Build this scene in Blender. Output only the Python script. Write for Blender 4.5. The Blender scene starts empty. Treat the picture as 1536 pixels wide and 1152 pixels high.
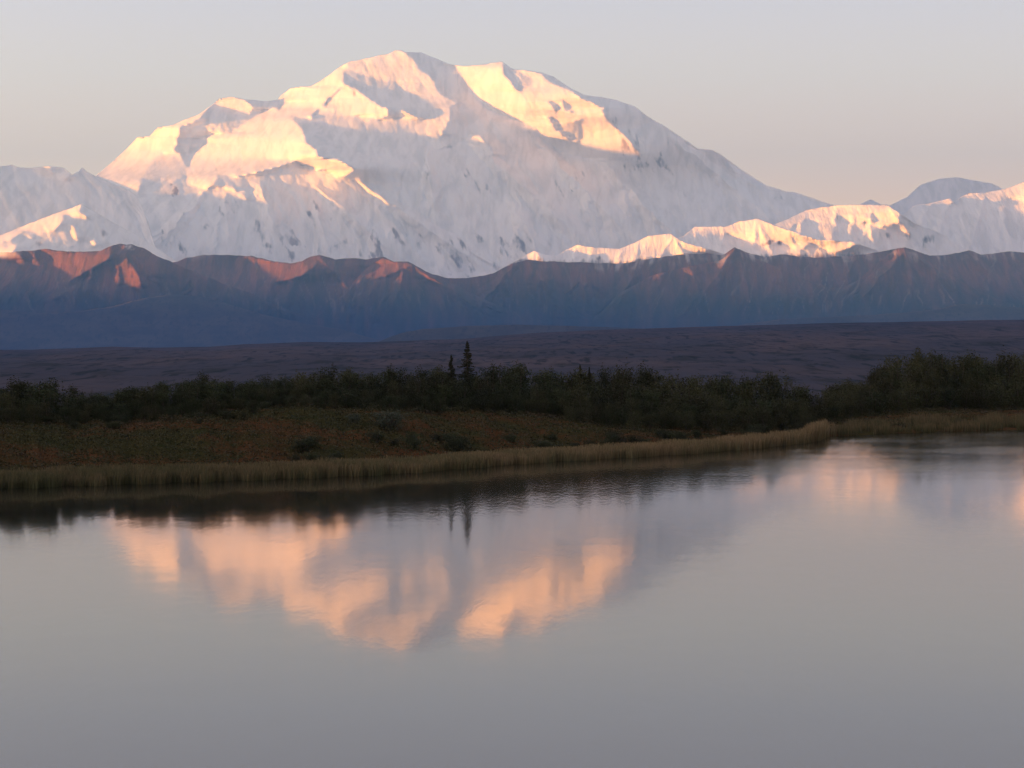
import bpy, math, random
import numpy as np
from mathutils import Vector
rad = math.radians
C = bpy.context.scene.collection
rng = np.random.default_rng(7)
random.seed(7)

# ------------------------------------------------------------------ camera, sky, sun, exposure
EYE = 5.0                      # eye height above the pond
F = 3370.0                     # focal length in photo pixels (1536 wide)
HOR = 525.0                    # photo row of the horizon
cam_d = bpy.data.cameras.new("camera"); cam = bpy.data.objects.new("camera", cam_d); C.objects.link(cam)
cam.location = (0, 0, EYE); cam.rotation_euler = (rad(90), 0, 0)
cam_d.sensor_width = 36; cam_d.lens = 36*F/1536; cam_d.shift_y = (HOR-576)/1536
cam_d.clip_start = 1.0; cam_d.clip_end = 200000
sc = bpy.context.scene; sc.camera = cam
sc.view_settings.view_transform = 'Standard'; sc.view_settings.look = 'None'
sc.view_settings.gamma = 1; sc.view_settings.use_curve_mapping = False
sc.view_settings.exposure = 2.27
sc.render.engine = 'CYCLES'
sc.cycles.use_denoising = True
sc.cycles.denoising_prefilter = 'ACCURATE'
sc.cycles.volume_bounces = 0
sc.cycles.max_bounces = 6

SUN_EL = 2.0                   # degrees above the horizon
SUN_AZ = 83.0                  # degrees to the left of the view direction
w = bpy.data.worlds.new("World"); sc.world = w; w.use_nodes = True
nt = w.node_tree; nt.nodes.clear()
def nd(t, kind, **kw):
    n = t.nodes.new(kind)
    for k, v in kw.items(): setattr(n, k, v)
    return n
out = nd(nt, 'ShaderNodeOutputWorld'); bg = nd(nt, 'ShaderNodeBackground')
sky = nd(nt, 'ShaderNodeTexSky', sky_type='NISHITA', sun_disc=False, sun_elevation=rad(SUN_EL), sun_rotation=rad(-SUN_AZ),
         altitude=600, air_density=1.0, dust_density=1.0, ozone_density=1.0)
SKY_STRENGTH = 0.05
# dusk glow: the pale band of lit air round the horizon, set by elevation only
tc = nd(nt, 'ShaderNodeTexCoord'); sep = nd(nt, 'ShaderNodeSeparateXYZ'); ramp = nd(nt, 'ShaderNodeValToRGB')
nt.links.new(tc.outputs['Generated'], sep.inputs[0])
mp = nd(nt, 'ShaderNodeMath', operation='MULTIPLY'); mp.inputs[1].default_value = 1.0
nt.links.new(sep.outputs['Z'], mp.inputs[0]); nt.links.new(mp.outputs[0], ramp.inputs[0])
els = [(0.0, (.68, .338, .165)), (.05, (.63, .354, .186)), (.08, (.505, .334, .227)), (.12, (.384, .306, .253)), (.155, (.308, .268, .267)), (.22, (.258, .230, .262)), (.45, (.24, .197, .208)), (1.0, (.17, .148, .155))]
cr = ramp.color_ramp
while len(cr.elements) < len(els): cr.elements.new(.5)
for e, (p, c) in zip(cr.elements, els): e.position = p; e.color = (*c, 1)
mix = nd(nt, 'ShaderNodeMix', data_type='RGBA'); mix.inputs['Factor'].default_value = 0.8
sc_n = nd(nt, 'ShaderNodeVectorMath', operation='SCALE'); sc_n.inputs['Scale'].default_value = SKY_STRENGTH
nt.links.new(sky.outputs[0], sc_n.inputs[0])
nt.links.new(sc_n.outputs[0], mix.inputs[6]); nt.links.new(ramp.outputs[0], mix.inputs[7])
# the sky is brightest low down toward the rising sun, outside the frame on the left
dotn = nd(nt, 'ShaderNodeVectorMath', operation='DOT_PRODUCT'); dotn.inputs[1].default_value = (-math.sin(rad(SUN_AZ)), math.cos(rad(SUN_AZ)), .05)
nt.links.new(tc.outputs['Generated'], dotn.inputs[0])
mx = nd(nt, 'ShaderNodeMath', operation='MAXIMUM'); mx.inputs[1].default_value = 0; nt.links.new(dotn.outputs['Value'], mx.inputs[0])
pw = nd(nt, 'ShaderNodeMath', operation='POWER'); pw.inputs[1].default_value = 4.0; nt.links.new(mx.outputs[0], pw.inputs[0])
glow = nd(nt, 'ShaderNodeVectorMath', operation='SCALE'); glow.inputs[0].default_value = (.80, .50, .30); nt.links.new(pw.outputs[0], glow.inputs['Scale'])
addg = nd(nt, 'ShaderNodeVectorMath', operation='ADD'); nt.links.new(mix.outputs[2], addg.inputs[0]); nt.links.new(glow.outputs[0], addg.inputs[1])
nt.links.new(addg.outputs[0], bg.inputs[0]); bg.inputs[1].default_value = 0.86
nt.links.new(bg.outputs[0], out.inputs[0])

sun_d = bpy.data.lights.new("sun", 'SUN'); sun_o = bpy.data.objects.new("sun", sun_d); C.objects.link(sun_o)
sun_d.energy = 4.7; sun_d.angle = rad(1.2); sun_d.color = (1.0, .345, .035)
K = 1/math.tan(rad(SUN_AZ))
sdir = Vector((-math.sin(rad(SUN_AZ))*math.cos(rad(SUN_EL)), math.cos(rad(SUN_AZ))*math.cos(rad(SUN_EL)), math.sin(rad(SUN_EL))))
sun_o.rotation_euler = sdir.to_track_quat('Z', 'Y').to_euler()
sun_o.location = (-200, 100, 100)

# ------------------------------------------------------------------ helpers
def tag(o, label=None, cat=None, group=None, kind=None):
    if label: o['label'] = label
    if cat: o['category'] = cat
    if group: o['group'] = group
    if kind: o['kind'] = kind
    return o

def mesh_obj(name, verts, faces, mat, parent=None, smooth=True, attrs=None):
    verts = np.asarray(verts, np.float32); faces = np.asarray(faces, np.int32)
    me = bpy.data.meshes.new(name)
    nf, k = faces.shape
    me.vertices.add(len(verts)); me.vertices.foreach_set('co', verts.ravel())
    me.loops.add(nf*k); me.loops.foreach_set('vertex_index', faces.ravel())
    me.polygons.add(nf); me.polygons.foreach_set('loop_start', np.arange(0, nf*k, k, dtype=np.int32))
    try: me.polygons.foreach_set('loop_total', np.full(nf, k, np.int32))
    except Exception: pass
    me.polygons.foreach_set('use_smooth', np.full(nf, smooth, bool))
    me.update(calc_edges=True)
    for an, av in (attrs or {}).items():
        av = np.asarray(av, np.float32)
        if av.ndim == 1:
            a = me.attributes.new(an, 'FLOAT', 'POINT'); a.data.foreach_set('value', av)
        else:
            a = me.attributes.new(an, 'FLOAT_COLOR', 'POINT')
            a.data.foreach_set('color', np.concatenate([av, np.ones((len(av), 1), np.float32)], 1).ravel())
    me.materials.append(mat)
    o = bpy.data.objects.new(name, me); C.objects.link(o)
    if parent: o.parent = parent
    return o

def grid_faces(r, c):
    i = np.arange(r*c).reshape(r, c)
    return np.stack([i[:-1, :-1].ravel(), i[:-1, 1:].ravel(), i[1:, 1:].ravel(), i[1:, :-1].ravel()], 1)

def vnoise(x, y, seed=0):
    """smooth value noise in -1..1"""
    xi = np.floor(x).astype(np.int64); yi = np.floor(y).astype(np.int64)
    fx = x-xi; fy = y-yi
    fx = fx*fx*fx*(fx*(fx*6-15)+10); fy = fy*fy*fy*(fy*(fy*6-15)+10)
    def h(a, b):
        n = (a*374761393 + b*668265263 + seed*1442695041) & 0x7fffffff
        n = ((n ^ (n >> 13))*1274126177) & 0x7fffffff
        n = n ^ (n >> 16)
        return (n & 0xffff)/32767.5-1
    a = h(xi, yi); b = h(xi+1, yi); c = h(xi, yi+1); d = h(xi+1, yi+1)
    return (a+(b-a)*fx)+((c+(d-c)*fx)-(a+(b-a)*fx))*fy

def fbm(x, y, octs=4, seed=0, gain=.5, ridged=False):
    s = 0; a = 1; t = 0
    for i in range(octs):
        n = vnoise(x*2**i+17.3*i, y*2**i-9.1*i, seed+i)
        s = s + a*((1-2*np.abs(n)) if ridged else n); t += a; a *= gain
    return s/t

def sstep(a, b, x):
    t = np.clip((x-a)/(b-a), 0, 1); return t*t*(3-2*t)

# ------------------------------------------------------------------ materials
def new_mat(name):
    m = bpy.data.materials.new(name); m.use_nodes = True
    t = m.node_tree; b = t.nodes['Principled BSDF']
    return m, t, b

def mixc(t, fac, a, b):
    n = nd(t, 'ShaderNodeMix', data_type='RGBA')
    for inp, v in ((n.inputs['Factor'], fac), (n.inputs[6], a), (n.inputs[7], b)):
        if isinstance(v, (tuple, float, int)): inp.default_value = (*v, 1) if isinstance(v, tuple) else v
        else: t.links.new(v, inp)
    return n.outputs[2]

def noise_n(t, scale, vec=None, detail=4, rough=.5, dist=0):
    n = nd(t, 'ShaderNodeTexNoise'); n.inputs['Scale'].default_value = scale
    n.inputs['Detail'].default_value = detail; n.inputs['Roughness'].default_value = rough
    n.inputs['Distortion'].default_value = dist
    if vec is not None: t.links.new(vec, n.inputs['Vector'])
    return n.outputs[0]

def obj_vec(t, scale=(1, 1, 1), rot=(0, 0, 0)):
    c = nd(t, 'ShaderNodeTexCoord'); m = nd(t, 'ShaderNodeMapping')
    m.inputs['Scale'].default_value = scale; m.inputs['Rotation'].default_value = rot
    t.links.new(c.outputs['Object'], m.inputs['Vector']); return m.outputs[0]

def remap(t, v, a, b, lo=0., hi=1.):
    n = nd(t, 'ShaderNodeMapRange', interpolation_type='SMOOTHSTEP'); n.clamp = True
    t.links.new(v, n.inputs['Value'])
    for k, x in zip(('From Min', 'From Max', 'To Min', 'To Max'), (a, b, lo, hi)): n.inputs[k].default_value = x
    return n.outputs[0]

def math_n(t, op, a, b=None):
    n = nd(t, 'ShaderNodeMath', operation=op)
    for i, v in enumerate((a, b)):
        if v is None: continue
        if isinstance(v, (int, float)): n.inputs[i].default_value = v
        else: t.links.new(v, n.inputs[i])
    return n.outputs[0]

def attr(t, name, out='Fac'):
    n = nd(t, 'ShaderNodeAttribute', attribute_name=name); return n.outputs[out]

def bump(t, b, h, strength, dist):
    n = nd(t, 'ShaderNodeBump'); n.inputs['Strength'].default_value = strength; n.inputs['Distance'].default_value = dist
    t.links.new(h, n.inputs['Height']); t.links.new(n.outputs[0], b.inputs['Normal'])

def alpine(name, snow, rock, rock2, tilt=.6, fine=70., bstr=.5, edge=(.35, .75), mixw=1.5):
    """snow over rock: 'rock' attribute says how bare the slope is, noise breaks its edge"""
    m, t, b = new_mat(name)
    v = obj_vec(t, (1/fine, 1/900., 1/(fine*4)), (0, -tilt, 0))
    n1 = noise_n(t, 1., v, 5, .6, .4)
    n2 = noise_n(t, 1/260., obj_vec(t), 5, .6)
    s = math_n(t, 'ADD', attr(t, 'rock'), math_n(t, 'MULTIPLY', math_n(t, 'SUBTRACT', n1, .5), mixw))
    s = math_n(t, 'ADD', s, math_n(t, 'MULTIPLY', math_n(t, 'SUBTRACT', n2, .5), .6))
    f = remap(t, s, edge[0], edge[1])
    rc = mixc(t, remap(t, n1, .35, .65), rock, rock2)
    n3 = noise_n(t, 1., obj_vec(t, (1/190., 1/900., 1/520.), (0, -tilt, 0)), 6, .62, .6)
    sn = mixc(t, remap(t, n3, .36, .6), tuple(c*.83 for c in snow), snow)
    rc = mixc(t, attr(t, 'veg'), rc, (.020, .023, .021))
    rc = mixc(t, attr(t, 'scree'), rc, (.20, .165, .155))
    t.links.new(mixc(t, f, sn, rc), b.inputs['Base Color'])
    b.inputs['Roughness'].default_value = .9; b.inputs['Specular IOR Level'].default_value = .1
    bump(t, b, math_n(t, 'ADD', n1, n2), bstr, 40)
    return m

M_SNOW = alpine("snow_and_rock", (.86, .84, .84), (.40, .34, .35), (.24, .20, .22), edge=(.3, 1.1), bstr=.15, fine=110)
M_RIDGE = alpine("snow_ridge_rock", (.84, .81, .81), (.27, .21, .21), (.15, .12, .13), tilt=.2, fine=50, edge=(.25, 1.0))
M_FOOT = alpine("red_scree_and_rock", (.70, .66, .66), (.155, .072, .058), (.085, .05, .046), tilt=.1, fine=90, bstr=.6, edge=(.1, 1.0), mixw=.22)
M_FAR = alpine("far_snow", (.8, .76, .76), (.5, .5, .5), (.2, .2, .22))

# ------------------------------------------------------------------ mountains
def poly_mask(poly, X, Y):
    m = np.zeros(X.shape, bool); n = len(poly)
    for i in range(n):
        x1, y1 = poly[i]; x2, y2 = poly[(i+1) % n]
        if y1 == y2: continue
        m ^= ((y1 > Y) != (y2 > Y)) & (X < (x2-x1)*(Y-y1)/(y2-y1)+x1)
    return m

def solve_depth(x0, x1, y0, y1, st, skyl, faces, hollows, lean, a, shade, lam, iters=600, ret=.25):
    """Depth of a mountain face: 'faces' are the slopes that turn to the east (left), 'hollows' the bowls between;
    everything leans back by 'lean'. Least squares over the face, by conjugate gradients."""
    xs = np.arange(x0, x1+1, st, float); ys = np.arange(y0, y1+1, st, float)
    X, Y = np.meshgrid(xs, ys); L = np.zeros(X.shape)
    for s, p in faces: L[poly_mask(p, X, Y)] = s
    for p in hollows: L[poly_mask(p, X, Y)] = 0
    sk = np.interp(xs, *zip(*skyl)); below = Y >= sk[None, :]-4
    P = np.zeros(X.shape); n = len(xs)
    for r in range(X.shape[0]):
        c = 0; anyl = L[r].any()
        while c < n:
            if L[r, c] > 0: P[r, c] = -(K+a*L[r, c]); c += 1; continue
            e = c
            while e < n and L[r, e] == 0: e += 1
            ln = e-c
            if e < n and c > 0 and ln > 1:
                m = max(1, int(ln*ret)); d = min(shade, .5)
                P[r, c:c+m] = -K+d; P[r, c+m:e] = -K-d*m/max(1, ln-m)
            elif anyl and c > 0: P[r, c:e] = shade*.6
            else: P[r, c:e] = .1
            c = e
    W = np.where(below, 1., .02)*(1+2*(L > 0))
    Wx = np.minimum(W[:, 1:], W[:, :-1]); Px = .5*(P[:, 1:]+P[:, :-1])*st
    def A(d):
        gx = Wx*(d[:, 1:]-d[:, :-1]); gy = lam*(d[1:]-d[:-1])
        o = 1e-6*d; o[:, 1:] += gx; o[:, :-1] -= gx; o[1:] += gy; o[:-1] -= gy
        return o
    b = np.zeros(X.shape); q = Wx*Px; b[:, 1:] += q; b[:, :-1] -= q; lp = np.interp(.5*(ys[1:]+ys[:-1]), *zip(*lean))[:, None] if not np.isscalar(lean) else lean
    b[1:] -= lam*lp*st; b[:-1] += lam*lp*st
    D = -(1.2 if not np.isscalar(lean) else lean)*(Y-Y.mean()); r = b-A(D); p = r.copy(); rs = (r*r).sum()
    for i in range(iters):
        Ap = A(p); al = rs/(p*Ap).sum(); D += al*p; r -= al*Ap; nn = (r*r).sum(); p = r+nn/rs*p; rs = nn
    Ls = np.minimum(L*3, 1)
    for _ in range(2):
        Ls[1:-1, 1:-1] = (Ls[1:-1, 1:-1]*2+Ls[:-2, 1:-1]+Ls[2:, 1:-1]+Ls[1:-1, :-2]+Ls[1:-1, 2:])/6
    return xs, ys, D, Ls

def bilin(xs, ys, D, px, py):
    fx = np.clip((px-xs[0])/(xs[1]-xs[0]), 0, len(xs)-1.001); fy = np.clip((py-ys[0])/(ys[1]-ys[0]), 0, len(ys)-1.001)
    i = fx.astype(int); j = fy.astype(int); u = fx-i; v = fy-j
    return (D[j, i]*(1-u)+D[j, i+1]*u)*(1-v)+(D[j+1, i]*(1-u)+D[j+1, i+1]*u)*v

def relief(name, label, x0, x1, ybot, skyl, y_ref, Y0, lean, mat, faces=(), hollows=(), a=1., shade=.5, lam=.08,
           cstep=1.6, rows=150, noise=None, rockf=None, vegf=None, screef=None, keep=.3, jag=.8, st=3, seed=1):
    """A mountain face surveyed from its skyline and its sunward slopes, as real terrain: Y0 metres away at row y_ref."""
    top = min(p[1] for p in skyl)
    xs, ys, D, Ls = solve_depth(x0, x1, top-12, ybot+12, st, skyl, list(faces), list(hollows), lean, a, shade, lam)
    j = int(np.clip((y_ref-ys[0])/st, 0, len(ys)-1)); D = D-np.median(D[j])
    px = np.arange(x0, x1+.01, cstep)
    sk = np.interp(px, *zip(*skyl))+jag*fbm(px/9, px*0+3.3, 3, seed)
    t = np.linspace(0, 1, rows)[:, None]**.9
    PY = ybot+(sk[None, :]-ybot)*t; PX = np.broadcast_to(px[None, :], PY.shape)
    d = bilin(xs, ys, D, PX, PY)
    if noise is not None: d = d+noise(PX, PY)*(1-keep*bilin(xs, ys, Ls, PX, PY))*np.clip((PY-sk[None, :])/6+.3, .3, 1)
    unit = Y0/F
    Y = Y0+d*unit
    Xw = (PX-768)/F*Y; Z = EYE+(HOR-PY)/F*Y
    rock = np.clip(rockf(PX, PY), -1, 2) if rockf is not None else np.zeros(PY.shape)
    veg = np.clip(vegf(PX, PY), 0, 1) if vegf is not None else np.zeros(PY.shape)
    scr = np.clip(screef(PX, PY), 0, 1) if screef is not None else np.zeros(PY.shape)
    P = np.stack([Xw, Y, Z], -1)
    # the flank behind the crest, and the foot down to the plain
    back = []; n = 14; Zs = P[-1, :, 2]; Ys = P[-1, :, 1]; Xs = P[-1, :, 0]
    for i in range(1, n+1):
        f = (i/n)**1.4; dy = Zs/.75*f
        back.append(np.stack([Xs+.1*dy, Ys+dy, Zs*(1-f)-30*f+Zs*.06*fbm(px/40, px*0+i*.7, 3, seed+9)*min(1, i/4)*(1-f)], -1))
    foot = []; Zb = np.maximum(P[0, :, 2]+30, 0)
    for i in range(4, 0, -1):
        g = i/4; foot.append(np.stack([P[0, :, 0], P[0, :, 1]-Zb*1.3*g, P[0, :, 2]-Zb*g], -1))
    A = np.concatenate([np.array(foot), P, np.array(back)], 0)
    R = np.concatenate([np.repeat(rock[:1], 4, 0), rock, np.repeat(rock[-1:], n, 0)], 0)
    o = mesh_obj(name, A.reshape(-1, 3), grid_faces(*A.shape[:2]), mat, attrs={'rock': R.ravel(), 'veg': np.concatenate([np.repeat(veg[:1], 4, 0), veg, np.repeat(veg[-1:], n, 0)], 0).ravel(),
        'scree': np.concatenate([np.repeat(scr[:1], 4, 0), scr, np.repeat(scr[-1:], n, 0)], 0).ravel()})
    return tag(o, label, 'mountain', kind='structure')

def gully(skew, lam1, amp, stretch=4., seed=0, octs=4, warp=8.):
    def f(X, Y):
        wx = X+warp*fbm(X/50, Y/50, 2, seed+50); wy = Y
        c, s = math.cos(skew), math.sin(skew)
        u = wx*c-wy*s; v = wx*s+wy*c
        return amp*fbm(u/lam1, v/(lam1*stretch), octs, seed, .5, True)
    return f

def blob(X, Y, items):
    r = np.zeros(X.shape)
    for cx, cy, rx, ry, ang, s in items:
        c, q = math.cos(rad(ang)), math.sin(rad(ang)); dx = X-cx; dy = Y-cy
        r = np.maximum(r, s*np.exp(-((dx*c+dy*q)/rx)**2-((-dx*q+dy*c)/ry)**2))
    return r

def spurs(X, Y, items, seed=0, subs=2):
    """ridges that run down a face; each (apex x, y, foot x, y, height, half width at top, at foot)"""
    r = np.random.default_rng(seed); full = list(items)
    for ax, ay, bx, by, A, w0, w1 in items:
        for k in range(subs):
            t = r.uniform(.15, .6); sx = ax+(bx-ax)*t; sy = ay+(by-ay)*t; sd = 1 if k % 2 else -1
            full.append((sx, sy, sx+(bx-ax)*.4+sd*w1*r.uniform(.6, 1.1), min(by, sy+(by-ay)*r.uniform(.4, .7)), A*r.uniform(.35, .6), w0*.5, w1*.5))
    out_ = np.zeros(X.shape); wob = fbm(X/18, Y/18, 3, seed+3)
    for ax, ay, bx, by, A, w0, w1 in full:
        t = (Y-ay)/(by-ay); tc_ = np.clip(t, 0, 1)
        xr = ax+(bx-ax)*tc_+6*wob; w = w0+(w1-w0)*tc_
        p = np.clip(1-np.abs(X-xr)/w, 0, 1)
        amp = np.where((t > 0) & (t < 1), np.sin(np.pi*tc_)**.9, 0)
        out_ = np.maximum(out_, A*amp*p)
    return -out_

SKY_MAIN = [(-420,330),(-300,300),(-120,286),(-20,285),(60,285),(110,275),(143,265),(169,242),(190,223),(206,206),(225,204),(237,191),(258,188),(273,181),(298,172),(317,158),(329,148),(346,145),(367,149),(398,152),(417,150),(421,143),(437,132),(467,129),(485,119),(502,106),(512,99),(525,92),(535,91),(552,87),(575,82),(583,81),(592,76),(602,75),(608,78),(631,79),(650,86),(675,97),(701,99),(730,96),(753,92),(767,103),(784,105),(813,109),(830,115),(857,133),(878,143),(905,146),(920,149),(953,160),(972,175),(1000,191),(1025,208),(1047,223),(1070,225),(1083,233),(1110,253),(1147,277),(1177,287),(1192,288),(1215,296),(1251,308),(1290,322),(1350,345),(1420,372),(1500,400),(1620,430)]
FACES_MAIN = [
(1.0,[(143,265),(169,242),(190,223),(206,206),(225,204),(237,191),(258,188),(273,181),(298,172),(317,158),(306,170),(290,183),(270,190),(267,205),(262,225),(235,232),(212,268),(209,281),(204,293),(190,283),(171,277)]),
(.5,[(262,225),(272,232),(280,248),(279,262),(266,270),(254,275),(242,270),(212,268),(235,232)]),
(1.0,[(299,207),(321,201),(346,200),(369,185),(387,173),(400,163),(421,163),(433,151),(417,150),(421,143),(437,132),(467,129),(485,119),(502,106),(512,99),(525,92),(516,104),(516,127),(492,147),(483,160),(469,171),(466,178),(462,175),(440,174),(440,179),(454,193),(458,214),(477,227),(477,236),(510,240),(523,248),(534,254),(529,256),(517,265),(504,264),(490,254),(469,256),(452,248),(445,241),(425,248),(400,254),(377,260),(350,265),(327,262),(317,279),(308,284),(294,281),(281,277),(280,260),(285,239),(292,225),(310,214)]),
(.4,[(317,158),(329,148),(346,145),(367,149),(382,162),(375,172),(355,165),(335,160)]),
(.28,[(525,92),(552,87),(575,82),(592,76),(602,75),(608,78),(621,91),(633,106),(650,120),(658,139),(687,154),(675,164),(677,179),(667,193),(661,206),(667,221),(658,223),(629,207),(627,185),(640,177),(650,166),(619,159),(621,143),(598,129),(594,122),(573,122),(550,115),(525,105),(517,103)]),
(.65,[(516,125),(530,132),(545,142),(560,152),(570,158),(583,163),(582,175),(570,178),(545,181),(540,174),(510,174),(470,172),(485,160),(500,148),(515,132)]),
(.6,[(590,162),(608,166),(631,178),(618,178),(600,177)]),
(.6,[(703,202),(717,202),(730,214),(742,232),(734,234),(717,220),(697,213)]),
(.7,[(680,97),(701,99),(730,96),(753,92),(755,110),(763,120),(778,139),(790,150),(784,183),(759,176),(728,160),(709,143),(705,131)]),
(.45,[(778,104),(809,109),(826,125),(851,133),(872,147),(907,162),(905,168),(913,183),(930,197),(947,214),(965,237),(965,245),(940,244),(913,237),(901,242),(867,235),(847,230),(830,218),(805,202),(809,195),(784,183),(790,150),(778,139),(788,133),(797,129),(801,120),(784,110)]),
(.5,[(226,307),(240,300),(254,297),(252,303),(238,308)]),(.5,[(273,289),(280,291),(284,298),(278,296)]),
(.6,[(331,279),(348,280),(352,285),(340,288)]),(.6,[(354,288),(362,290),(370,301),(360,297)])]
HOLLOWS_MAIN = [[(822,172),(838,183),(857,185),(874,179),(875,204),(871,214),(853,210),(834,195)],[(823,150),(838,158),(846,168),(832,166)],[(842,148),(856,158),(862,170),(848,165)]]
ROCK_MAIN = [(962,252,20,9,0,.8),(930,205,36,14,50,.95),(1012,215,30,6,60,.5),(1085,240,14,8,40,.45),(712,268,26,6,40,.55),(700,262,14,6,0,.5),(640,262,4,34,-4,.55),(650,300,5,14,0,.5),(668,216,7,5,0,.6),(567,373,8,16,0,1),(604,355,26,7,25,.8),(650,368,18,7,20,.7),(692,378,10,20,-25,.9),(748,370,24,9,20,.8),(800,358,20,7,0,.7),(470,312,6,18,-30,.7),(437,372,6,12,-20,.9),(452,368,6,16,-30,.9),(400,368,6,10,-30,.6),(262,285,16,5,5,.9),(258,368,7,12,-30,.8),(240,345,5,14,-25,.6),(214,330,8,5,40,.6),(830,275,30,5,45,.4),(770,290,30,5,45,.4),(880,262,18,8,-30,.45),(985,240,14,10,0,.6),(1180,300,30,8,20,.35),(545,205,14,8,20,.35),(518,128,4,10,20,.5),(540,140,16,4,35,.5),(490,155,4,14,40,.6),(330,180,14,5,20,.5),(605,100,4,10,0,.3),(757,120,12,8,-30,.5),(975,225,40,9,48,.7),(350,330,14,30,-30,.35),(520,330,20,30,-30,.3)]
gn0 = gully(.55, 80, 11., 2.5, 17, 2, 20.); gn1 = gully(.5, 32, 4.6, 2.6, 11, 4, 12.); gn2 = gully(.4, 15, 1.3, 1.7, 31, 4, 7.)
SPURS_MAIN = [(540,272,735,408,14,10,42),(470,275,610,395,10,8,36),(640,222,655,345,7,6,22),(700,205,900,385,11,10,40),(905,244,1030,372,12,10,36),(800,206,965,375,10,10,36),(310,284,235,372,10,8,26),(385,268,430,388,10,8,30),(1000,200,1165,335,9,10,34),(340,285,340,390,8,8,24),(560,300,640,400,8,8,26),(760,290,820,400,9,8,26),(1085,235,1180,330,6,8,24),(850,330,900,400,7,6,20),(470,300,500,390,8,6,22)]
def noise_main(X, Y): return 1.9*spurs(X, Y, SPURS_MAIN, 21, 5)+gn1(X, Y)*(.55+.45*sstep(225, 290, Y))+gn2(X, Y)+gn0(X, Y)*sstep(240, 310, Y)
def rock_main(X, Y):
    base = -.12+.32*sstep(300, 400, Y)*(.5+.5*fbm(X/60, Y/40, 3, 77))
    n = fbm((X*.86-Y*.5)/7, (X*.5+Y*.86)/22, 4, 79)
    return base+blob(X+9*fbm(X/16, Y/16, 4, 5), Y+9*fbm(X/16, Y/16, 4, 6), [(a_, b_, c_*1.5, d_*1.5, e_, f_*.62) for a_, b_, c_, d_, e_, f_ in ROCK_MAIN])*(1.0+2.4*n)+.42*n*sstep(225, 300, Y)+.12*n+.55*sstep(.35, .8, fbm((X*.86-Y*.5+14*fbm(X/40, Y/40, 3, 83))/17, (X*.5+Y*.86)/60, 4, 81, .55, True))*sstep(-.05, .35, fbm(X/70, Y/45, 3, 85)+.35*sstep(280, 390, Y)-.1)*sstep(235, 300, Y)
relief('snow_mountain', 'huge snow covered mountain with a broad double summit glowing in low sun', -420, 1620, 432, SKY_MAIN, 250, 42000, [(0, 1.0), (232, 1.0), (255, 2.0), (300, 2.0), (335, 1.1), (600, 1.1)], M_SNOW,
       FACES_MAIN, HOLLOWS_MAIN, a=1.9, shade=.5, lam=.03, cstep=1.5, rows=240, keep=.08, noise=noise_main, rockf=rock_main, seed=3)

# snowy shoulder in front on the left
SKY_SHOULDER = [(-420,262),(-200,258),(-60,252),(0,250),(17,247),(27,251),(47,252),(73,249),(96,252),(108,262),(118,257),(123,251),(128,256),(144,265),(171,277),(190,283),(204,293),(213,310),(221,335),(231,365),(242,395),(260,430),(360,436)]
FACES_SHOULDER = [(.7,[(47,253),(56,249),(75,249),(77,258),(92,262),(104,257),(108,263),(96,270),(73,271)]),(.7,[(17,247),(27,251),(22,252)]),(.7,[(117,257),(123,251),(126,254),(120,258)])]
relief('snow_shoulder', 'grey snow shoulder in shade below the left end of the great mountain', -420, 360, 432, SKY_SHOULDER, 300, 38200, 1.1, M_SNOW,
       FACES_SHOULDER, [], a=1.3, shade=.4, lam=.12, cstep=2, rows=110, noise=lambda X, Y: gn1(X+400, Y)*1.1+gn2(X, Y),
       rockf=lambda X, Y: -.1+blob(X, Y, [(62,256,14,5,0,.5),(84,255,8,6,0,.5),(15,315,14,6,20,.4),(5,335,10,8,0,.4)])+.25*sstep(330, 400, Y), seed=4)

SKY_SPUR = [(-420,440),(-200,395),(-60,370),(0,354),(35,339),(79,322),(100,315),(123,306),(140,316),(170,334),(205,352),(235,372),(265,392),(300,420)]
FACES_SPUR = [(.7,[(-60,371),(0,355),(35,339),(79,322),(100,315),(123,306),(120,315),(119,320),(132,323),(131,328),(96,323),(92,336),(79,347),(42,345),(33,349),(12,362),(0,364),(-60,380)]),(.7,[(100,337),(110,337),(118,362),(112,362)]),
 (.6,[(36,350),(44,352),(48,360),(42,358)]),(.5,[(127,362),(140,358),(148,368),(132,370)]),(.8,[(-40,372),(0,370),(27,368),(17,382),(-5,388),(-40,390)]),(.5,[(86,368),(106,366),(108,370),(90,371)])]
relief('snow_spur', 'low snow spur with a pink sunlit crest at the left edge', -420, 300, 440, SKY_SPUR, 350, 35000, 1.2, M_SNOW,
       FACES_SPUR, [], a=1.5, shade=.4, lam=.12, cstep=2, rows=80, noise=lambda X, Y: .8*gn1(X+900, Y)+gn2(X+40, Y),
       rockf=lambda X, Y: -.1+blob(X, Y, [(82,352,7,7,0,.8),(155,350,8,10,-30,.9),(60,366,10,6,0,.8),(200,362,8,8,0,.6),(258,380,10,8,0,.6)])+.3*sstep(360, 400, Y), seed=5)

# far blue mountain on the right
relief('far_mountain', 'pale blue domed mountain beyond the right hand ridges', 1230, 1700, 400, [(1230,330),(1270,318),(1293,305),(1306,299),(1322,307),(1335,308),(1360,296),(1381,277),(1410,268),(1437,266),(1462,271),(1487,275),(1503,283),(1540,296),(1600,310),(1700,340)],
       300, 45000, 1.2, M_FAR, [], [], shade=.3, cstep=3, rows=40, noise=gully(.2, 30, 1.5, 3, 61), jag=.4, seed=6)

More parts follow.
